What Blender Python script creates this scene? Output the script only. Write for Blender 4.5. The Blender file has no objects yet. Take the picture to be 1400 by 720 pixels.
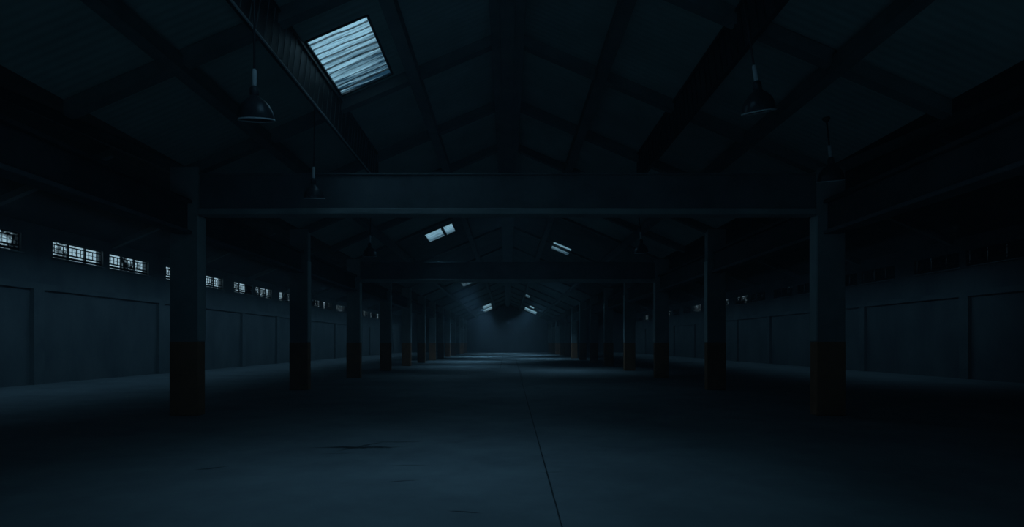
import bpy, bmesh, math, random
from mathutils import Vector, Matrix

random.seed(7)
sc = bpy.context.scene
COL = sc.collection

# ------------------------------------------------------------------ camera
F_PX, W_PX, H_PX = 800.0, 1400.0, 720.0
EYE = 1.9
cam_d = bpy.data.cameras.new('camera')
cam = bpy.data.objects.new('camera', cam_d)
COL.objects.link(cam)
cam.location = (0, 0, EYE)
cam.rotation_euler = (math.pi / 2, 0, 0)
cam_d.sensor_width = 36.0
cam_d.lens = F_PX / W_PX * 36.0
cam_d.shift_x = 6.0 / W_PX
cam_d.shift_y = 109.0 / W_PX
cam_d.clip_end = 400
sc.camera = cam

# ------------------------------------------------------------------ view
sc.view_settings.view_transform = 'Standard'
sc.view_settings.look = 'None'
sc.view_settings.exposure = 0.0
sc.view_settings.gamma = 1.0
sc.view_settings.use_curve_mapping = False
sc.cycles.use_denoising = True

# ------------------------------------------------------------------ world: night sky, paler towards the left horizon
MOON = (0.42, 0.72, 0.95)
world = bpy.data.worlds.new('night_sky')
sc.world = world
world.use_nodes = True
wn, wl = world.node_tree.nodes, world.node_tree.links
wn.clear()
w_out = wn.new('ShaderNodeOutputWorld')
w_bg = wn.new('ShaderNodeBackground')
w_tc = wn.new('ShaderNodeTexCoord')
w_sep = wn.new('ShaderNodeSeparateXYZ')
w_ramp = wn.new('ShaderNodeValToRGB')
w_map = wn.new('ShaderNodeMapRange')
wl.new(w_tc.outputs['Generated'], w_sep.inputs[0])
wl.new(w_sep.outputs['X'], w_map.inputs['Value'])
w_map.inputs['From Min'].default_value = -1
w_map.inputs['From Max'].default_value = 1
wl.new(w_map.outputs[0], w_ramp.inputs[0])
w_ramp.color_ramp.elements[0].color = (0.42, 0.66, 0.80, 1)
w_ramp.color_ramp.elements[1].color = (0.24, 0.40, 0.52, 1)
w_el = wn.new('ShaderNodeMapRange')
wl.new(w_sep.outputs['Z'], w_el.inputs['Value'])
w_el.inputs['From Min'].default_value = 0.12
w_el.inputs['From Max'].default_value = 0.55
w_el.inputs['To Min'].default_value = 1.0
w_el.inputs['To Max'].default_value = 0.12
wl.new(w_el.outputs[0], w_bg.inputs['Strength'])
wl.new(w_ramp.outputs[0], w_bg.inputs['Color'])
wl.new(w_bg.outputs[0], w_out.inputs['Surface'])

# ------------------------------------------------------------------ moon and the light coming in through skylights and windows, plus added fill lamps
def lamp(name, kind, loc, energy, color, rot=(0, 0, 0), size=1.0, size_y=None, spread=None):
    d = bpy.data.lights.new(name, kind)
    d.energy = energy
    d.color = color
    if kind == 'AREA':
        d.shape = 'RECTANGLE'
        d.size = size
        d.size_y = size_y or size
        if spread:
            d.spread = math.radians(spread)
    o = bpy.data.objects.new(name, d)
    COL.objects.link(o)
    o.location = loc
    o.rotation_euler = rot
    return o

moon = lamp('moon', 'SUN', (0, 40, 60), 1.9, (0.40, 0.78, 1.0))
moon.rotation_euler = Vector((0, -0.80, -0.60)).to_track_quat('-Z', 'Y').to_euler()
moon.data.angle = math.radians(2)

C_IN = (0.24, 0.60, 0.95)
RD = math.radians
# unseen roof light over the foreground, then added wide and middle fill lamps
lamp('unseen_roof_light_near', 'AREA', (-1.1, 8.4, 9.3), 14, C_IN, (0, 0, 0), 2.0, 2.0, 70)
lamp('wide_fill', 'AREA', (-1.1, 7.4, 8.6), 17, C_IN, (0, 0, 0), 2.0, 2.0, 172)
lamp('middle_fill', 'AREA', (0, 25, 7.7), 21, C_IN, (0, 0, 0), 2.0, 3.0, 176)
# unseen fill lamps added behind the camera; their floor bounce brightens the hall
lamp('behind_fill', 'AREA', (1.0, -3.5, 8.6), 170, C_IN, (0, 0, 0), 3.0, 3.0, 90)
lamp('behind_fill', 'AREA', (0.0, -11.5, 8.6), 270, C_IN, (0, 0, 0), 3.0, 3.0, 110)
# near left skylight
lamp('skylight_glow_left', 'AREA', (-3.5, 13.8, 8.1), 4, C_IN, (0, RD(-23), 0), 1.3, 2.5, 150)
# lamps under the nave skylights, with fill lamps added between them
for i, (x, y, e) in enumerate([(-3.6, 33.4, 10), (3.5, 40.6, 34), (-3.6, 48, 42), (-3.8, 61, 90), (3.5, 72, 110),
                               (-3.5, 83, 140), (3.2, 94, 130), (-3.2, 104, 110), (0.5, 112, 130)]):
    lamp('skylight_and_fill_glow', 'AREA', (x, y, 7.1), e, C_IN, (0, 0, 0), 1.2, 3.0, 108)
# strips of window light down both aisles
lamp('window_glow_left', 'AREA', (-18.3, 66, 7.6), 330, C_IN, (0, RD(7), 0), 1.5, 104, 124)
lamp('window_glow_right', 'AREA', (21.0, 74, 7.6), 150, C_IN, (0, RD(-7), 0), 1.5, 92, 124)

# ------------------------------------------------------------------ materials
def nodes_of(m):
    m.use_nodes = True
    n, l = m.node_tree.nodes, m.node_tree.links
    return n, l, n['Principled BSDF']

def surf(name, c0, c1, scale=1.5, rough=0.8, bump=0.15, metal=0.0, spec=0.3, stretch=(1, 1, 1), detail=6):
    m = bpy.data.materials.new(name)
    n, l, b = nodes_of(m)
    tc = n.new('ShaderNodeTexCoord')
    mp = n.new('ShaderNodeMapping')
    geo = n.new('ShaderNodeNewGeometry')
    mp.inputs['Scale'].default_value = stretch
    l.new(geo.outputs['Position'], mp.inputs['Vector'])
    nz = n.new('ShaderNodeTexNoise')
    nz.inputs['Scale'].default_value = scale
    nz.inputs['Detail'].default_value = detail
    nz.inputs['Roughness'].default_value = 0.62
    l.new(mp.outputs[0], nz.inputs['Vector'])
    rp = n.new('ShaderNodeValToRGB')
    rp.color_ramp.elements[0].position = 0.33
    rp.color_ramp.elements[0].color = (*c0, 1)
    rp.color_ramp.elements[1].position = 0.68
    rp.color_ramp.elements[1].color = (*c1, 1)
    l.new(nz.outputs['Fac'], rp.inputs[0])
    l.new(rp.outputs[0], b.inputs['Base Color'])
    b.inputs['Roughness'].default_value = rough
    b.inputs['Metallic'].default_value = metal
    b.inputs['Specular IOR Level'].default_value = spec
    if bump:
        n2 = n.new('ShaderNodeTexNoise')
        n2.inputs['Scale'].default_value = scale * 9
        n2.inputs['Detail'].default_value = 5
        l.new(mp.outputs[0], n2.inputs['Vector'])
        bp = n.new('ShaderNodeBump')
        bp.inputs['Strength'].default_value = bump
        bp.inputs['Distance'].default_value = 0.03
        l.new(n2.outputs['Fac'], bp.inputs['Height'])
        l.new(bp.outputs[0], b.inputs['Normal'])
    return m

M = {}
M['column'] = surf('pale_concrete', (0.34, 0.38, 0.37), (0.48, 0.52, 0.50), 1.2, 0.75, 0.2)
M['lit_edge'] = surf('pale_lit_edge', (0.66, 0.70, 0.68), (0.82, 0.86, 0.83), 1.2, 0.6, 0.1)
M['band'] = surf('brown_paint', (0.42, 0.18, 0.09), (0.60, 0.26, 0.13), 1.6, 0.6, 0.25)
M['beam'] = surf('grey_concrete_beam', (0.13, 0.15, 0.16), (0.21, 0.24, 0.25), 0.9, 0.8, 0.2)
M['row'] = surf('dark_row_beam', (0.06, 0.07, 0.075), (0.11, 0.12, 0.125), 0.9, 0.85, 0.2)  # darker even tone for the lengthwise row beams
M['steel'] = surf('dull_painted_steel', (0.035, 0.042, 0.045), (0.07, 0.08, 0.085), 2.0, 0.5, 0.1, 0.3)
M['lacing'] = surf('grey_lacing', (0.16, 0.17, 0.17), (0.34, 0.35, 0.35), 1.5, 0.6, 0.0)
M['chord'] = surf('pale_lit_chord', (0.62, 0.63, 0.62), (0.78, 0.78, 0.77), 3.0, 0.5, 0.1, 0.0)
M['rafter'] = surf('dark_rafter', (0.15, 0.18, 0.18), (0.22, 0.26, 0.25), 1.4, 0.8, 0.1)
M['wall'] = surf('plaster_wall', (0.20, 0.22, 0.23), (0.32, 0.34, 0.34), 0.5, 0.9, 0.25, stretch=(1, 1, 0.6))
M['pier'] = surf('plaster_pier', (0.22, 0.24, 0.25), (0.32, 0.34, 0.34), 0.8, 0.9, 0.2)
M['frame'] = surf('window_frame_paint', (0.03, 0.035, 0.04), (0.06, 0.065, 0.07), 4, 0.6, 0.05)
M['sill'] = surf('pale_sill', (0.35, 0.37, 0.38), (0.5, 0.52, 0.53), 3, 0.6, 0.05)
M['enamel'] = surf('grey_enamel', (0.035, 0.042, 0.046), (0.06, 0.068, 0.072), 6, 0.35, 0.03, 0.0, 0.5)
M['rim'] = surf('pale_rim', (0.72, 0.74, 0.74), (0.84, 0.85, 0.85), 8, 0.4, 0.0, 0.0, 0.5)
M['rod'] = surf('lamp_rod', (0.05, 0.06, 0.065), (0.09, 0.10, 0.105), 8, 0.5, 0.0, 0.3)
M['sleeve'] = surf('bright_sleeve', (0.72, 0.74, 0.74), (0.84, 0.85, 0.85), 8, 0.4, 0.0, 0.0, 0.5)

def mat_bulb():
    m = bpy.data.materials.new('dark_bulb_glass')
    n, l, b = nodes_of(m)
    b.inputs['Base Color'].default_value = (0.3, 0.32, 0.33, 1)
    b.inputs['Roughness'].default_value = 0.15
    return m
M['bulb'] = mat_bulb()

def mat_roof():
    m = surf('roof_sheet', (0.32, 0.42, 0.39), (0.44, 0.56, 0.52), 0.7, 0.85, 0.0)
    n, l = m.node_tree.nodes, m.node_tree.links
    b = n['Principled BSDF']
    geo = n.new('ShaderNodeNewGeometry')
    wv = n.new('ShaderNodeTexWave')
    wv.wave_type = 'BANDS'
    wv.bands_direction = 'Y'
    wv.inputs['Scale'].default_value = 1.6
    wv.inputs['Distortion'].default_value = 0.3
    l.new(geo.outputs['Position'], wv.inputs['Vector'])
    bp = n.new('ShaderNodeBump')
    bp.inputs['Strength'].default_value = 0.2
    bp.inputs['Distance'].default_value = 0.04
    l.new(wv.outputs['Fac'], bp.inputs['Height'])
    l.new(bp.outputs[0], b.inputs['Normal'])
    return m
M['roof'] = mat_roof()
M['shaded_roof'] = surf('shaded_roof_sheet', (0.10, 0.13, 0.12), (0.16, 0.20, 0.19), 0.7, 0.9, 0.1)
M['aisle_roof'] = surf('dark_boards', (0.05, 0.06, 0.06), (0.09, 0.10, 0.10), 0.7, 0.9, 0.1)  # darker even tone for the aisle ceilings

def math_node(n, l, op, a, b=None, c=None):
    nd = n.new('ShaderNodeMath')
    nd.operation = op
    for i, v in enumerate((a, b, c)):
        if v is None:
            continue
        if isinstance(v, (int, float)):
            nd.inputs[i].default_value = v
        else:
            l.new(v, nd.inputs[i])
    return nd.outputs[0]

def mat_floor():
    m = surf('concrete_floor', (0.20, 0.215, 0.22), (0.31, 0.33, 0.33), 0.45, 0.62, 0.22, spec=0.35, detail=9)
    n, l = m.node_tree.nodes, m.node_tree.links
    b = n['Principled BSDF']
    base = b.inputs['Base Color'].links[0].from_socket
    geo = n.new('ShaderNodeNewGeometry')
    sep = n.new('ShaderNodeSeparateXYZ')
    l.new(geo.outputs['Position'], sep.inputs[0])
    X, Y = sep.outputs['X'], sep.outputs['Y']
    nz = n.new('ShaderNodeTexNoise')
    nz.inputs['Scale'].default_value = 1.7
    nz.inputs['Detail'].default_value = 7
    nz.inputs['Roughness'].default_value = 0.7
    l.new(geo.outputs['Position'], nz.inputs['Vector'])
    wob = math_node(n, l, 'SUBTRACT', nz.outputs['Fac'], 0.5)
    total = None
    def seg(x0, y0, x1, y1, w, amp, strength, taper=True):
        nonlocal total
        cx, cy = (x0 + x1) / 2, (y0 + y1) / 2
        L = math.hypot(x1 - x0, y1 - y0)
        dx, dy = (x1 - x0) / L, (y1 - y0) / L
        rx = math_node(n, l, 'SUBTRACT', X, cx)
        ry = math_node(n, l, 'SUBTRACT', Y, cy)
        u = math_node(n, l, 'ADD', math_node(n, l, 'MULTIPLY', rx, dx), math_node(n, l, 'MULTIPLY', ry, dy))
        v = math_node(n, l, 'SUBTRACT', math_node(n, l, 'MULTIPLY', ry, dx), math_node(n, l, 'MULTIPLY', rx, dy))
        v = math_node(n, l, 'ABSOLUTE', math_node(n, l, 'MULTIPLY_ADD', wob, amp, v))
        q = math_node(n, l, 'DIVIDE', u, L / 2)
        q = math_node(n, l, 'MULTIPLY', q, q)
        if not taper:
            q = math_node(n, l, 'POWER', q, 8)
        width = math_node(n, l, 'MULTIPLY', math_node(n, l, 'SUBTRACT', 1.0, q), w)
        mr = n.new('ShaderNodeMapRange')
        l.new(math_node(n, l, 'SUBTRACT', width, v), mr.inputs['Value'])
        mr.inputs['From Min'].default_value = 0
        mr.inputs['From Max'].default_value = w * 0.6
        mr.inputs['To Min'].default_value = 0
        mr.inputs['To Max'].default_value = strength
        mr.clamp = True
        s = mr.outputs[0]
        total = s if total is None else math_node(n, l, 'MAXIMUM', total, s)
    # long saw joint and its fainter twin
    seg(0.55, 4.0, 0.80, 44.0, 0.016, 0.02, 0.95, False)
    seg(0.80, 30.0, 0.95, 70.0, 0.05, 0.02, 0.6, False)
    seg(-0.55, 40.0, -0.75, 106.0, 0.06, 0.05, 0.6, False)
    seg(-24, 10.6, -6.5, 10.2, 0.012, 0.03, 0.2, False)
    # cracks
    seg(-3.75, 10.65, -1.75, 10.70, 0.12, 0.45, 0.95)
    seg(-3.05, 10.25, -2.35, 11.35, 0.08, 0.35, 0.8)
    seg(-2.65, 11.3, -1.5, 11.3, 0.07, 0.35, 0.6)
    seg(-3.3, 10.1, -2.5, 10.15, 0.05, 0.25, 0.4)
    seg(-4.72, 8.75, -4.30, 9.05, 0.07, 0.25, 0.8)
    seg(-1.75, 7.98, -1.22, 8.15, 0.045, 0.15, 0.75)
    seg(-0.72, 6.66, -0.26, 6.54, 0.032, 0.08, 0.9)
    seg(-1.9, 9.1, -1.2, 9.15, 0.05, 0.25, 0.45)
    seg(-1.3, 11.25, -0.6, 11.3, 0.05, 0.25, 0.35)
    seg(0.45, 8.6, 0.85, 8.65, 0.03, 0.15, 0.35)
    seg(1.5, 10.8, 2.6, 10.6, 0.04, 0.3, 0.25)
    mx = n.new('ShaderNodeMix')
    mx.data_type = 'RGBA'
    l.new(total, mx.inputs[0])
    l.new(base, mx.inputs[6])
    mx.inputs[7].default_value = (0.012, 0.013, 0.014, 1)
    l.new(mx.outputs[2], b.inputs['Base Color'])
    rr = n.new('ShaderNodeMapRange')
    l.new(nz.outputs['Fac'], rr.inputs['Value'])
    rr.inputs['From Min'].default_value = 0.3
    rr.inputs['From Max'].default_value = 0.7
    rr.inputs['To Min'].default_value = 0.5
    rr.inputs['To Max'].default_value = 0.78
    l.new(rr.outputs[0], b.inputs['Roughness'])
    return m
M['floor'] = mat_floor()

def mat_sheet(name, fade_lo, fade_hi, y0, y1, x0=0.0, skew=0.0):
    """Translucent corrugated sheet; a brightness fade towards one end is painted into its colour."""
    m = bpy.data.materials.new(name)
    n, l, b = nodes_of(m)
    out = n['Material Output']
    n.remove(b)
    geo = n.new('ShaderNodeNewGeometry')
    sep = n.new('ShaderNodeSeparateXYZ')
    l.new(geo.outputs['Position'], sep.inputs[0])
    mp = n.new('ShaderNodeMapping')
    mp.inputs['Scale'].default_value = (0.40, 9.0, 0.3)
    l.new(geo.outputs['Position'], mp.inputs['Vector'])
    nz = n.new('ShaderNodeTexNoise')
    nz.inputs['Scale'].default_value = 2.2
    nz.inputs['Detail'].default_value = 7
    nz.inputs['Roughness'].default_value = 0.65
    nz.inputs['Distortion'].default_value = 0.4
    l.new(mp.outputs[0], nz.inputs['Vector'])
    yy = math_node(n, l, 'MULTIPLY_ADD', math_node(n, l, 'SUBTRACT', sep.outputs['X'], x0), skew, sep.outputs['Y'])
    g = n.new('ShaderNodeMapRange')
    l.new(yy, g.inputs['Value'])
    g.inputs['From Min'].default_value = y0
    g.inputs['From Max'].default_value = y1
    g.inputs['To Min'].default_value = fade_lo
    g.inputs['To Max'].default_value = fade_hi
    d = math_node(n, l, 'MULTIPLY_ADD', math_node(n, l, 'SUBTRACT', nz.outputs['Fac'], 0.5), 3.4, g.outputs[0])  # fading light painted into the sheet colour, broken up by streaky noise
    cl = n.new('ShaderNodeMapRange')
    l.new(d, cl.inputs['Value'])
    rp = n.new('ShaderNodeValToRGB')
    rp.color_ramp.elements[0].color = (0.90, 0.97, 1.0, 1)
    rp.color_ramp.elements[1].color = (0.035, 0.075, 0.11, 1)
    l.new(cl.outputs[0], rp.inputs[0])
    tr = n.new('ShaderNodeBsdfTranslucent')
    l.new(rp.outputs[0], tr.inputs['Color'])
    l.new(tr.outputs[0], out.inputs['Surface'])
    return m

def mat_pane(name, seed, cover):
    """Old wired glass, partly grimed over."""
    m = bpy.data.materials.new(name)
    n, l, b = nodes_of(m)
    out = n['Material Output']
    geo = n.new('ShaderNodeNewGeometry')
    mp = n.new('ShaderNodeMapping')
    mp.inputs['Location'].default_value = (seed * 3.1, seed * 7.7, seed * 1.3)
    l.new(geo.outputs['Position'], mp.inputs['Vector'])
    nz = n.new('ShaderNodeTexNoise')
    nz.inputs['Scale'].default_value = 1.1
    nz.inputs['Detail'].default_value = 6
    nz.inputs['Roughness'].default_value = 0.7
    l.new(mp.outputs[0], nz.inputs['Vector'])
    n2 = n.new('ShaderNodeTexNoise')
    n2.inputs['Scale'].default_value = 7.0
    n2.inputs['Detail'].default_value = 4
    l.new(mp.outputs[0], n2.inputs['Vector'])
    s = math_node(n, l, 'MULTIPLY_ADD', n2.outputs['Fac'], 0.6, nz.outputs['Fac'])
    mr = n.new('ShaderNodeMapRange')
    l.new(s, mr.inputs['Value'])
    mr.inputs['From Min'].default_value = 0.70 + cover
    mr.inputs['From Max'].default_value = 0.92 + cover
    mr.inputs['To Min'].default_value = 0.02
    mr.inputs['To Max'].default_value = 0.92
    tp = n.new('ShaderNodeBsdfTransparent')
    mx = n.new('ShaderNodeMixShader')
    b.inputs['Base Color'].default_value = (0.05, 0.055, 0.06, 1)
    b.inputs['Roughness'].default_value = 0.25
    l.new(mr.outputs[0], mx.inputs[0])
    l.new(b.outputs[0], mx.inputs[1])
    l.new(tp.outputs[0], mx.inputs[2])
    l.new(mx.outputs[0], out.inputs['Surface'])
    return m

# ------------------------------------------------------------------ mesh helpers
def add_box(bm, x0, x1, y0, y1, z0, z1, bevel=0.0):
    vs = [bm.verts.new((x, y, z)) for x in (x0, x1) for y in (y0, y1) for z in (z0, z1)]
    fs = [(0, 1, 3, 2), (4, 6, 7, 5), (0, 4, 5, 1), (2, 3, 7, 6), (0, 2, 6, 4), (1, 5, 7, 3)]
    faces = [bm.faces.new([vs[i] for i in f]) for f in fs]
    if bevel:
        es = list({e for f in faces for e in f.edges})
        bmesh.ops.bevel(bm, geom=es, offset=bevel, segments=2, affect='EDGES', profile=0.5)
    return faces

def add_bar(bm, p, q, w, h, up=(0, 0, 1)):
    p, q = Vector(p), Vector(q)
    d = (q - p).normalized()
    s = d.cross(Vector(up)).normalized() * w / 2
    t = s.normalized().cross(d) * h / 2
    vs = [bm.verts.new(c + a * s + b * t) for c in (p, q) for a, b in ((-1, -1), (1, -1), (1, 1), (-1, 1))]
    for f in ((0, 1, 2, 3), (7, 6, 5, 4), (0, 4, 5, 1), (1, 5, 6, 2), (2, 6, 7, 3), (3, 7, 4, 0)):
        bm.faces.new([vs[i] for i in f])

def add_lathe(bm, prof, seg=40):
    rings = []
    for r, z in prof:
        if r < 1e-5:
            rings.append([bm.verts.new((0, 0, z))])
        else:
            rings.append([bm.verts.new((r * math.cos(2 * math.pi * k / seg), r * math.sin(2 * math.pi * k / seg), z)) for k in range(seg)])
    for a, b in zip(rings, rings[1:]):
        for k in range(seg):
            k2 = (k + 1) % seg
            if len(a) == 1 and len(b) == 1:
                continue
            if len(a) == 1:
                bm.faces.new((a[0], b[k], b[k2]))
            elif len(b) == 1:
                bm.faces.new((a[k], a[k2], b[0]))
            else:
                bm.faces.new((a[k], a[k2], b[k2], b[k]))

def obj(name, bm, m, parent=None, smooth=False):
    bmesh.ops.recalc_face_normals(bm, faces=bm.faces[:])
    me = bpy.data.meshes.new(name)
    bm.to_mesh(me)
    bm.free()
    me.materials.append(m)
    if smooth:
        for p in me.polygons:
            p.use_smooth = True
    o = bpy.data.objects.new(name, me)
    COL.objects.link(o)
    if parent:
        o.parent = parent
    return o

def struct(name, bm, m, parent=None):
    o = obj(name, bm, m, parent)
    o['kind'] = 'structure'
    return o

def thing(name, label, cat, loc=(0, 0, 0), group=None):
    o = bpy.data.objects.new(name, None)
    o.empty_display_size = 0.3
    COL.objects.link(o)
    o.location = loc
    tag(o, label, cat, group)
    return o

def tag(o, label, cat, group=None):
    o['label'] = label
    o['category'] = cat
    if group:
        o['group'] = group

def dup(root, loc, label, group=None):
    r = root.copy()
    COL.objects.link(r)
    r.location = loc
    r['label'] = label
    if group:
        r['group'] = group
    for ch in list(root.children):
        c = ch.copy()
        COL.objects.link(c)
        c.parent = r
        for g in ch.children:
            d = g.copy()
            COL.objects.link(d)
            d.parent = c
    return r

# ------------------------------------------------------------------ layout
Y0, Y1 = -18.6, 122.0          # building length
XC = 8.48                     # pillar rows
XL, XR = -21.8, 24.5          # outer walls
SL = 0.43                     # roof pitch
ZR = 8.3 + EYE                # nave ridge
ZV = ZR - SL * XC             # valley over the pillars
ZWL, ZWR = 5.5 + EYE, 5.7 + EYE   # outer eaves
aL = ((ZWL - ZV) / SL + (-XL - XC)) / 2
aR = ((ZWR - ZV) / SL + (XR - XC)) / 2
XRL, ZRL = -XC - aL, ZV + SL * aL
XRR, ZRR = XC + aR, ZV + SL * aR
BAY = 8.41
PY = [15.5 + BAY * k for k in range(13)]

# skylights: side, y0, y1, x inner, x outer, bar fraction or None, fade lo/hi, label
SKY = [
    (-1, 12.5, 15.22, 3.00, 4.32, None, 0.08, 1.02, 'largest corrugated skylight high at upper left beside the lattice girder'),
    (-1, 33.7, 36.1, 3.20, 4.80, 0.64, 0.0, 0.6, 'small split skylight with a dark bar seen under the nearest crossbeam'),
    (1, 39.9, 42.7, 3.15, 4.40, None, 0.1, 0.7, 'small tilted skylight on the right slope below the nearest crossbeam'),
    (-1, 57.0, 63.0, 3.60, 4.75, 0.35, 0.2, 0.5, 'dim skylight half hidden behind the second crossbeam from the front'),
    (-1, 102.4, 107.4, 2.95, 4.40, None, -0.6, -0.3, 'upper of two far bright skylight strips left of the ridge'),
    (-1, 111.4, 116.0, 3.00, 4.60, None, -0.6, -0.3, 'lower of two far bright skylight strips left of the ridge'),
    (1, 85.2, 88.2, 2.65, 3.30, None, 0.6, 0.9, 'faint short skylight strip high right of the ridge far down the hall'),
    (1, 102.4, 105.4, 3.90, 4.70, None, 0.0, 0.3, 'short pale skylight strip just above the farthest long one at right'),
    (1, 111.0, 116.0, 3.35, 5.60, None, -0.5, 0.3, 'farthest long skylight strip right of the ridge'),
]

# ------------------------------------------------------------------ shell
bm = bmesh.new()
add_box(bm, XL, XR, Y0, Y1, -0.3, 0.0)
struct('floor', bm, M['floor'])

def roof_slope(name, xa, za, xb, zb, holes=(), y0=Y0, y1=Y1, m=None):
    bm = bmesh.new()
    ys = sorted({y0, y1} | {h[0] for h in holes} | {h[1] for h in holes})
    xs = sorted({xa, xb} | {h[2] for h in holes} | {h[3] for h in holes})
    zz = lambda x: za + (zb - za) * (x - xa) / (xb - xa)
    grid = {}
    def v(x, y):
        if (x, y) not in grid:
            grid[(x, y)] = bm.verts.new((x, y, zz(x)))
        return grid[(x, y)]
    for y, y2 in zip(ys, ys[1:]):
        for x, x2 in zip(xs, xs[1:]):
            cx, cy = (x + x2) / 2, (y + y2) / 2
            if any(h[0] < cy < h[1] and h[2] < cx < h[3] for h in holes):
                continue
            bm.faces.new((v(x, y), v(x2, y), v(x2, y2), v(x, y2)))
    bmesh.ops.recalc_face_normals(bm, faces=bm.faces[:])
    r = bmesh.ops.extrude_face_region(bm, geom=bm.faces[:])
    for e in r['geom']:
        if isinstance(e, bmesh.types.BMVert):
            e.co.z += 0.07
    return struct(name, bm, m or M['aisle_roof'])

hl = [(s[1], s[2], -s[4], -s[3]) for s in SKY if s[0] < 0]
hr = [(s[1], s[2], s[3], s[4]) for s in SKY if s[0] > 0]
YF = PY[2]      # beyond the second crossbeam the roof's dimness is put into a darker colour
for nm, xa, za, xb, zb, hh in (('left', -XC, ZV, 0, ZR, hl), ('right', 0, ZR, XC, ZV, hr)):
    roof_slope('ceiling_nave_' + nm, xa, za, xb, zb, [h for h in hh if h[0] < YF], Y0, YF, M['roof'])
    roof_slope('ceiling_far_nave_' + nm, xa, za, xb, zb, [h for h in hh if h[0] > YF], YF, Y1, M['shaded_roof'])
roof_slope('ceiling_aisle_left_inner', XRL, ZRL, -XC, ZV)
roof_slope('ceiling_aisle_left_outer', XL - 0.4, ZWL - 0.4 * SL, XRL, ZRL)
roof_slope('ceiling_aisle_right_inner', XC, ZV, XRR, ZRR)
roof_slope('ceiling_aisle_right_outer', XRR, ZRR, XR + 0.4, ZWR - 0.4 * SL)

def gable(name, y, y2):
    bm = bmesh.new()
    prof = [(XL, -0.3), (XR, -0.3), (XR, ZWR), (XRR, ZRR), (XC, ZV), (0, ZR), (-XC, ZV), (XRL, ZRL), (XL, ZWL)]
    a = [bm.verts.new((x, y, z)) for x, z in prof]
    b = [bm.verts.new((x, y2, z)) for x, z in prof]
    bm.faces.new(a)
    bm.faces.new(b[::-1])
    for i in range(len(prof)):
        j = (i + 1) % len(prof)
        bm.faces.new((a[i], b[i], b[j], a[j]))
    struct(name, bm, M['wall'])
gable('wall_far', Y1, Y1 + 0.3)
gable('wall_behind', Y0 - 0.3, Y0)

# ------------------------------------------------------------------ outer walls with window openings
ZS, ZT = 4.10 + EYE, 4.95 + EYE          # sill and head of the clerestory windows
def windows_for(start, end, bay):
    out, y = [], start
    while y + bay <= end + 0.1:
        out.append((y + 0.75, y + 4.25))
        out.append((y + 4.75, y + 8.25))
        y += bay
    return out
WINL = windows_for(27.3 - 9.3, 120, 9.3)
WINR = windows_for(27.0 - 9.3, 120, 9.3)

def side_wall(name, x_in, sgn, wins, ztop):
    """Solid wall below, piers of wall between the windows, lintel above; one mesh."""
    bm = bmesh.new()
    xa, xb = sorted((x_in, x_in + sgn * 0.4))
    add_box(bm, xa, xb, Y0, Y1, -0.3, ZS)
    add_box(bm, xa, xb, Y0, Y1, ZT, ztop)
    y = Y0
    for a, b in wins:
        add_box(bm, xa, xb, y, a, ZS, ZT)
        y = b
    add_box(bm, xa, xb, y, Y1, ZS, ZT)
    struct(name, bm, M['wall'])
side_wall('wall_left', XL, -1, WINL, ZWL)
side_wall('wall_right', XR, 1, WINR, ZWR)

# projecting ledge on the walls below the windows and the piers that carry it
for side, x_in, s in (('left', XL, 1), ('right', XR, -1)):
    bm = bmesh.new()
    xa, xb = sorted((x_in, x_in + s * 0.09))
    add_box(bm, xa, xb, Y0, Y1, 2.50 + EYE, 2.78 + EYE)
    struct('trim_ledge_' + side, bm, M['pier'])
    piers = [27.0, 36.6, 48.0, 55.2, 64.5, 73.8, 83.1, 92.4, 101.7, 111.0] if s > 0 else \
            [31.2, 40.2, 54.6, 62.4, 76.6, 86.0, 95.0, 104.0, 113.0]
    for y in piers:
        bm = bmesh.new()
        xa, xb = sorted((x_in, x_in + s * 0.20))
        add_box(bm, xa, xb, y - 0.3, y + 0.3, 0, 2.5 + EYE)
        struct('trim_pier_' + side, bm, M['pier'])

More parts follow.
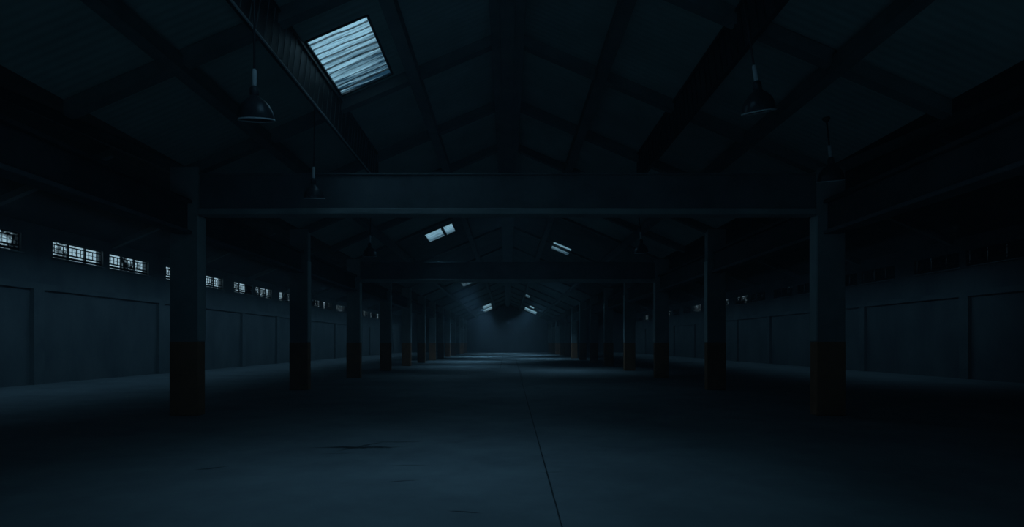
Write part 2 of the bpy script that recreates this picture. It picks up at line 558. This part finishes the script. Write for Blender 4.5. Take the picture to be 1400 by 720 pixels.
PANES_L = [mat_pane('grimy_glass', i, (-0.30, -0.22, -0.14, -0.02)[i]) for i in range(4)]
PANES_R = [mat_pane('dirty_glass', i + 9, (0.0, 0.08, 0.2)[i]) for i in range(3)]
win_no = 0
DARK_PANE = [mat_pane('blackened_glass', 31, 0.42)]
def window(x_in, sgn, y0, y1, panes, k):
    """Three lights over a low bottom vent, steel frame, pale sill."""
    global win_no
    win_no += 1
    root = bpy.data.objects.new('window_%d' % win_no, None)
    COL.objects.link(root)
    root['kind'] = 'structure'
    xg = x_in + sgn * 0.16
    w = (y1 - y0) / 3
    bm = bmesh.new()
    d = 0.045
    for z, t in ((ZS + 0.02, 0.02), (ZS + 0.12, 0.05), (ZS + 0.28, 0.03), (ZT - 0.16, 0.022), (ZT - 0.02, 0.02)):
        add_box(bm, xg - d, xg + d, y0, y1, z - t, z + t)
    for j in range(4):
        y = y0 + j * w
        add_box(bm, xg - d, xg + d, max(y0, y - 0.035), min(y1, y + 0.035), ZS, ZT)
    for j in range(3):
        for q in (1, 2, 3):
            y = y0 + j * w + q * w / 4
            add_box(bm, xg - 0.02, xg + 0.02, y - 0.009, y + 0.009, ZS + 0.28, ZT - 0.16)
        zc = (ZS + 0.28 + ZT - 0.16) / 2
        add_box(bm, xg - 0.02, xg + 0.02, y0 + j * w, y0 + (j + 1) * w, zc - 0.009, zc + 0.009)
    f = obj('window_frame', bm, M['frame'], root)
    for j in range(3):
        bm = bmesh.new()
        add_box(bm, xg - 0.004, xg + 0.004, y0 + j * w + 0.05, y0 + (j + 1) * w - 0.05, ZS + 0.02, ZT - 0.02)
        obj('pane', bm, panes[(k * 5 + j * 3 + (k // 2)) % len(panes)], root)
    bm = bmesh.new()
    xa, xb = sorted((x_in - sgn * 0.10, x_in + sgn * 0.12))
    add_box(bm, xa, xb, y0 - 0.05, y1 + 0.05, ZS - 0.05, ZS + 0.0, 0.008)
    obj('window_sill', bm, M['sill'], root)
for k, (a, b) in enumerate(WINL):
    window(XL, -1, a, b, PANES_L if a < 46 else PANES_L[2:] + PANES_R[1:], k)
for k, (a, b) in enumerate(WINR):
    window(XR, 1, a, b, DARK_PANE if a < 50 else PANES_R, k)

# ------------------------------------------------------------------ pillars
ORD = ['nearest', 'second', 'third', 'fourth', 'fifth', 'sixth', 'seventh', 'eighth', 'ninth', 'tenth', 'eleventh', 'twelfth', 'farthest']
PW, PD = 0.76, 0.34
ZB0, ZB1 = 3.36 + EYE, 4.46 + EYE
def pillar(label, loc, group):
    t = thing('pillar', label, 'pillar', loc, group)
    t['kind'] = 'thing'
    bm = bmesh.new()
    add_box(bm, -PW / 2, PW / 2, -PD / 2, PD / 2, 0, ZV - 0.02, 0.035)
    obj('shaft', bm, M['column'], t)
    bm = bmesh.new()
    add_box(bm, -PW / 2 - 0.006, PW / 2 + 0.006, -PD / 2 - 0.006, PD / 2 + 0.006, 0, 1.96, 0.035)
    o = obj('painted_base', bm, M['band'], t)
    o['label'] = 'dark brown painted lower part'
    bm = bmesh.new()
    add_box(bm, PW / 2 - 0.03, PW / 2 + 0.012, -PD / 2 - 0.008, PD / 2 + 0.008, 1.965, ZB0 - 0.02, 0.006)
    o = obj('lit_edge_strip', bm, M['lit_edge'], t)  # lit inner edge of the pillar, its brightness put into a paler colour
    o['label'] = 'pale strip painting in light on the edge facing the nave'
    return t
first = None
for side, sx in (('left', -1), ('right', 1)):
    for k, y in enumerate(PY):
        if k == 0:
            lab = 'nearest concrete pillar in the %s row with a brown painted base' % side
        elif k == 12:
            lab = 'farthest small pillar at the end of the %s row' % side
        else:
            lab = '%s concrete pillar from the front in the %s row, brown painted base' % (ORD[k], side)
        g = 'pillars of the %s row' % side
        if first is None:
            first = pillar(lab, (sx * XC, y, 0), g)
        else:
            d = dup(first, (sx * XC, y, 0), lab, g)
            if sx > 0:
                d.rotation_euler = (0, 0, math.pi)

# ------------------------------------------------------------------ crossbeams between every second pair of pillars
def crossbeam(label, y):
    t = thing('crossbeam', label, 'beam', (0, y, ZB0), 'crossbeams over the nave')
    t['kind'] = 'thing'
    x = XC - PW / 2 - 0.014
    bm = bmesh.new()
    add_box(bm, -x, x, -0.14, 0.14, 0.17, ZB1 - ZB0 - 0.05)
    obj('web', bm, M['beam'], t)
    bm = bmesh.new()
    add_box(bm, -x, x, -0.24, 0.24, 0.0, 0.17, 0.03)
    o = obj('bottom_flange', bm, M['column'], t)
    bm = bmesh.new()
    add_box(bm, -x, x, -0.19, 0.19, ZB1 - ZB0 - 0.05, ZB1 - ZB0, 0.012)
    obj('top_flange', bm, M['beam'], t)
    return t
BL = ['nearest and widest crossbeam spanning the hall between the front pillars',
      'second crossbeam from the front, seen below the nearest one']
cb = None
for k in range(2):
    y = PY[2 * k]
    if cb is None:
        cb = crossbeam(BL[0], y)
    else:
        dup(cb, (0, y, ZB0), BL[k], 'crossbeams over the nave')

# ------------------------------------------------------------------ lengthwise beams over each pillar row
for side, sx in (('left', -1), ('right', 1)):
    t = thing('row_beam', 'long beam running along the top of the %s pillar row' % side, 'beam', (sx * XC, 0, 2.85 + EYE), 'beams along the pillar rows')
    t['kind'] = 'thing'
    for kind in ('web', 'bottom_flange', 'top_flange'):
        bm = bmesh.new()
        ys = [Y0] + PY + [Y1]
        for a, b in zip(ys, ys[1:]):
            a2 = a + (PD / 2 + 0.005 if a in PY else 0)
            b2 = b - (PD / 2 + 0.005 if b in PY else 0)
            if kind == 'web':
                add_box(bm, -0.10, 0.10, a2, b2, 0.10, 0.80)
            elif kind == 'bottom_flange':
                add_box(bm, -0.22, 0.22, a2, b2, 0.0, 0.10, 0.02)
            else:
                add_box(bm, -0.22, 0.22, a2, b2, 0.80, 0.90, 0.02)
        obj(kind, bm, M['row'] if kind != 'bottom_flange' else M['beam'], t)

# ------------------------------------------------------------------ lattice girders under the roof slopes
XG = 4.43
GZ0 = 5.42 + EYE
GZ1 = ZR - SL * XG - 0.03
for side, sx in (('left', -1), ('right', 1)):
    lab = 'long lattice girder under the left roof slope beside the large skylight' if sx < 0 else \
          'long lattice girder under the right roof slope'
    t = thing('lattice_girder', lab, 'girder', (sx * XG, 0, GZ0), 'lattice girders under the roof')
    L0, L1, H = Y0, 19.85, GZ1 - GZ0
    bm = bmesh.new()
    add_box(bm, -0.05, 0.05, L0, L1, 0.028, H - 0.06)
    obj('web_plate', bm, M['steel'], t)
    bm = bmesh.new()
    add_box(bm, -sx * 0.05 - 0.018, -sx * 0.05 + 0.018, L0, L1, 0.0, 0.028, 0.004)
    obj('bottom_chord', bm, M['chord'] if sx < 0 else M['steel'], t)  # left chord is pale: its highlight is painted into the colour
    bm = bmesh.new()
    add_box(bm, -0.10, 0.10, L0, L1, H - 0.06, H)
    obj('top_chord', bm, M['steel'], t)
    bm = bmesh.new()
    y, i = L0 + 0.2, 0
    rnd = random.Random(3)
    while y < L1 - 0.4:
        st = 0.30
        xi = -sx * 0.065
        add_bar(bm, (xi, y, 0.06), (xi, y + 0.22 + rnd.uniform(-.04, .04), H - 0.06), 0.012, 0.014, (1, 0, 0))
        y += st + rnd.uniform(-.05, .05)
    obj('lacing', bm, M['lacing'] if sx < 0 else M['steel'], t)

# ridge beam and the lesser purlins
bm = bmesh.new()
add_box(bm, -0.42, 0.42, Y0, Y1, ZR - 0.62, ZR - 0.18)
add_box(bm, -0.16, 0.16, Y0, Y1, ZR - 0.78, ZR - 0.62)
add_box(bm, -0.24, -0.18, Y0, Y1, ZR - 0.70, ZR - 0.62)
add_box(bm, 0.18, 0.24, Y0, Y1, ZR - 0.70, ZR - 0.62)
struct('trim_ridge_beam', bm, M['rafter'])
for sx in (-1, 1):
    for x in (2.45, 6.35):
        bm = bmesh.new()
        z = ZR - SL * x
        add_box(bm, sx * x - 0.15, sx * x + 0.15, Y0, Y1, z - 0.36, z - 0.02 - SL * 0.15)
        struct('trim_purlin', bm, M['rafter'])

# rafters, half a bay apart
def rafter(xa, za, xb, zb, y, d=0.30, w=0.26):
    bm = bmesh.new()
    vs = []
    for yy in (y - w / 2, y + w / 2):
        for x, z in ((xa, za - 0.01), (xb, zb - 0.01), (xb, zb - d), (xa, za - d)):
            vs.append(bm.verts.new((x, yy, z)))
    for f in ((0, 1, 2, 3), (7, 6, 5, 4), (0, 4, 5, 1), (1, 5, 6, 2), (2, 6, 7, 3), (3, 7, 4, 0)):
        bm.faces.new([vs[i] for i in f])
    struct('trim_rafter', bm, M['rafter'])
y = 15.5 - 3 * BAY / 2
while y < 31:
    rafter(-XC, ZV, 0, ZR, y)
    rafter(0, ZR, XC, ZV, y)
    y += BAY / 2
for y in PY[2:]:
    rafter(-XC, ZV, 0, ZR, y, 0.15)
    rafter(0, ZR, XC, ZV, y, 0.15)
for y in PY:
    rafter(XRL, ZRL, -XC, ZV, y)
    rafter(XL, ZWL, XRL, ZRL, y)
    rafter(XC, ZV, XRR, ZRR, y)
    rafter(XRR, ZRR, XR, ZWR, y)

# ------------------------------------------------------------------ skylights
for s, y0, y1, xi, xo, bar, d0, d1, lab in SKY:
    zi, zo = ZR - SL * xi, ZR - SL * xo
    t = thing('skylight', lab, 'skylight', (s * (xi + xo) / 2, (y0 + y1) / 2, (zi + zo) / 2), 'skylights in the nave roof')
    cx, cy, cz = t.location
    near = y0 < 20
    m = mat_sheet('translucent_sheet', d0, d1, y0, y1, s * xi, 0.0 if not near else 0.55)
    rnd = random.Random(int(y0 * 10))
    bm = bmesh.new()
    ny, nx = int((y1 - y0) / 0.018), 14
    pitch = 0.225 if near else 0.34 if y0 < 50 else 1.2
    amp = pitch * (0.21 if near else 0.2)
    ph = [rnd.uniform(-0.6, 0.6) for _ in range(60)]
    am = [rnd.uniform(0.55, 1.2) for _ in range(60)]
    rows = []
    for i in range(ny + 1):
        yy = y0 + (y1 - y0) * i / ny
        row = []
        for j in range(nx + 1):
            f = j / nx
            x = xi + (xo - xi) * f
            yw = yy + 0.016 * math.sin(f * 5 + 1.3 * yy) + 0.009 * math.sin(f * 13 + 3 * yy)
            k = int((yw - y0) / pitch + 5) % 60
            a = amp * am[k]
            z = ZR - SL * x + 0.03 + a * math.sin(2 * math.pi * (yw - y0) / pitch) + 0.3 * a * math.sin(4 * math.pi * (yw - y0) / pitch + ph[k])
            row.append(bm.verts.new((s * x - cx, yy - cy, z - cz)))
        rows.append(row)
    for a, b in zip(rows, rows[1:]):
        for j in range(nx):
            bm.faces.new((a[j], a[j + 1], b[j + 1], b[j]))
    sheet = obj('corrugated_sheet', bm, m, t, smooth=True)
    bm = bmesh.new()
    dd = 0.05
    for x, z in ((xi, zi), (xo, zo)):
        add_bar(bm, (s * x - cx, y0 - cy, z - cz), (s * x - cx, y1 - cy, z - cz), 0.05, dd)
    for yy in (y0, y1):
        add_bar(bm, (s * xi - cx, yy - cy, zi - cz), (s * xo - cx, yy - cy, zo - cz), 0.05, dd)
    obj('skylight_frame', bm, M['frame'], t)
    if bar:
        xm = xi + (xo - xi) * (1 - bar)
        zm = ZR - SL * xm
        bm = bmesh.new()
        add_bar(bm, (s * xm - cx, y0 - cy, zm - cz - 0.06), (s * xm - cx, y1 - cy, zm - cz - 0.06), 0.14, 0.1)
        obj('glazing_bar', bm, M['frame'], t)

# ------------------------------------------------------------------ pendant lamps
def pendant(label, x, y, h, R, tilt, tip=14):
    z = h + EYE
    tl = math.radians(tilt)
    # rod reaches the underside of the roof sheet
    L = (ZR - SL * abs(x) - z) / (math.cos(tl) - SL * math.sin(abs(tl)) * (1 if x * tl < 0 else -1))
    t = thing('pendant_lamp', label, 'lamp', (x, y, z), 'pendant lamps hung from the roof')
    t.rotation_euler = (0, tl, 0)
    hs = R * 1.35
    parts = []
    bm = bmesh.new()
    prof = [(R * 0.97, 0.012), (R * 0.95, hs * 0.22), (R * 0.88, hs * 0.42), (R * 0.74, hs * 0.62), (R * 0.52, hs * 0.80),
            (R * 0.30, hs * 0.91), (R * 0.22, hs)]
    inner = [(r - 0.008, zz - 0.004) for r, zz in reversed(prof)]
    add_lathe(bm, prof + inner + [prof[0]])
    parts.append(obj('lamp_shade', bm, M['enamel'], t, True))
    bm = bmesh.new()
    add_lathe(bm, [(R * 0.93, 0.0), (R, 0.0), (R * 1.01, 0.012), (R * 0.99, 0.024), (R * 0.93, 0.02), (R * 0.93, 0.0)])
    parts.append(obj('shade_rim', bm, M['rim'], t, True))
    bm = bmesh.new()
    add_lathe(bm, [(0, hs * 0.95), (R * 0.20, hs * 0.95), (R * 0.24, hs), (R * 0.24, hs + 0.10), (R * 0.16, hs + 0.14), (0, hs + 0.14)])
    obj('lamp_holder', bm, M['rod'], t, True)
    bm = bmesh.new()
    add_lathe(bm, [(0, hs + 0.13), (0.032, hs + 0.13), (0.036, hs + 0.15), (0.036, hs + 0.40), (0.026, hs + 0.42), (0, hs + 0.42)], 20)
    obj('sleeve', bm, M['sleeve'], t, True)
    bm = bmesh.new()
    add_lathe(bm, [(0, hs + 0.41), (0.017, hs + 0.41), (0.017, L - 0.09), (0, L - 0.09)], 16)
    obj('rod', bm, M['rod'], t, True)
    bm = bmesh.new()
    add_lathe(bm, [(0, L - 0.10), (0.035, L - 0.10), (0.09, L - 0.02), (0.09, L - 0.005), (0, L - 0.005)], 24)
    obj('ceiling_mount', bm, M['rod'], t, True)
    bm = bmesh.new()
    add_lathe(bm, [(0, hs * 0.30), (0.05, hs * 0.34), (0.07, hs * 0.5), (0.045, hs * 0.75), (0.035, hs * 0.96)], 20)
    parts.append(obj('bulb', bm, M['bulb'], t, True))
    # the shade is tipped on its holder, its mouth turned a little down the hall
    piv = Matrix.Translation((0, 0, hs))
    for p in parts:
        p.matrix_local = piv @ Matrix.Rotation(math.radians(tip), 4, 'X') @ piv.inverted()

pendant('large unlit bell lamp hanging at upper left below the skylight girder', -4.13, 9.54, 3.65, 0.29, 0)
pendant('unlit bell lamp in front of the left end of the nearest crossbeam', -4.82, 14.5, 3.59, 0.26, 1)
pendant('tilted unlit bell lamp hanging high at the right', 4.42, 10.2, 4.04, 0.29, -9)
pendant('faint tilted bell lamp above the top of the nearest right pillar', 7.45, 13.4, 3.72, 0.29, -6)
pendant('far dim bell lamp hanging beyond the nearest crossbeam at left', -5.2, 22.0, 3.27, 0.27, 2)
pendant('far dim bell lamp hanging beyond the nearest crossbeam at right', 5.05, 22.0, 3.4, 0.27, -4)

# ------------------------------------------------------------------ thin night haze filling the hall
bm = bmesh.new()
add_box(bm, XL + 0.02, XR - 0.02, Y0 + 0.02, Y1 - 0.02, 0.005, 12.5)
mh = bpy.data.materials.new('thin_haze')
mh.use_nodes = True
hn, hlk = mh.node_tree.nodes, mh.node_tree.links
hn.remove(hn['Principled BSDF'])
vs_ = hn.new('ShaderNodeVolumeScatter')
vs_.inputs['Color'].default_value = (0.75, 0.9, 1, 1)
vs_.inputs['Density'].default_value = 0.004
vs_.inputs['Anisotropy'].default_value = 0.2
hlk.new(vs_.outputs[0], hn['Material Output'].inputs['Volume'])
hz = obj('haze', bm, mh)
hz['kind'] = 'stuff'
hz['label'] = 'thin bluish haze filling the hall'
hz['category'] = 'haze'
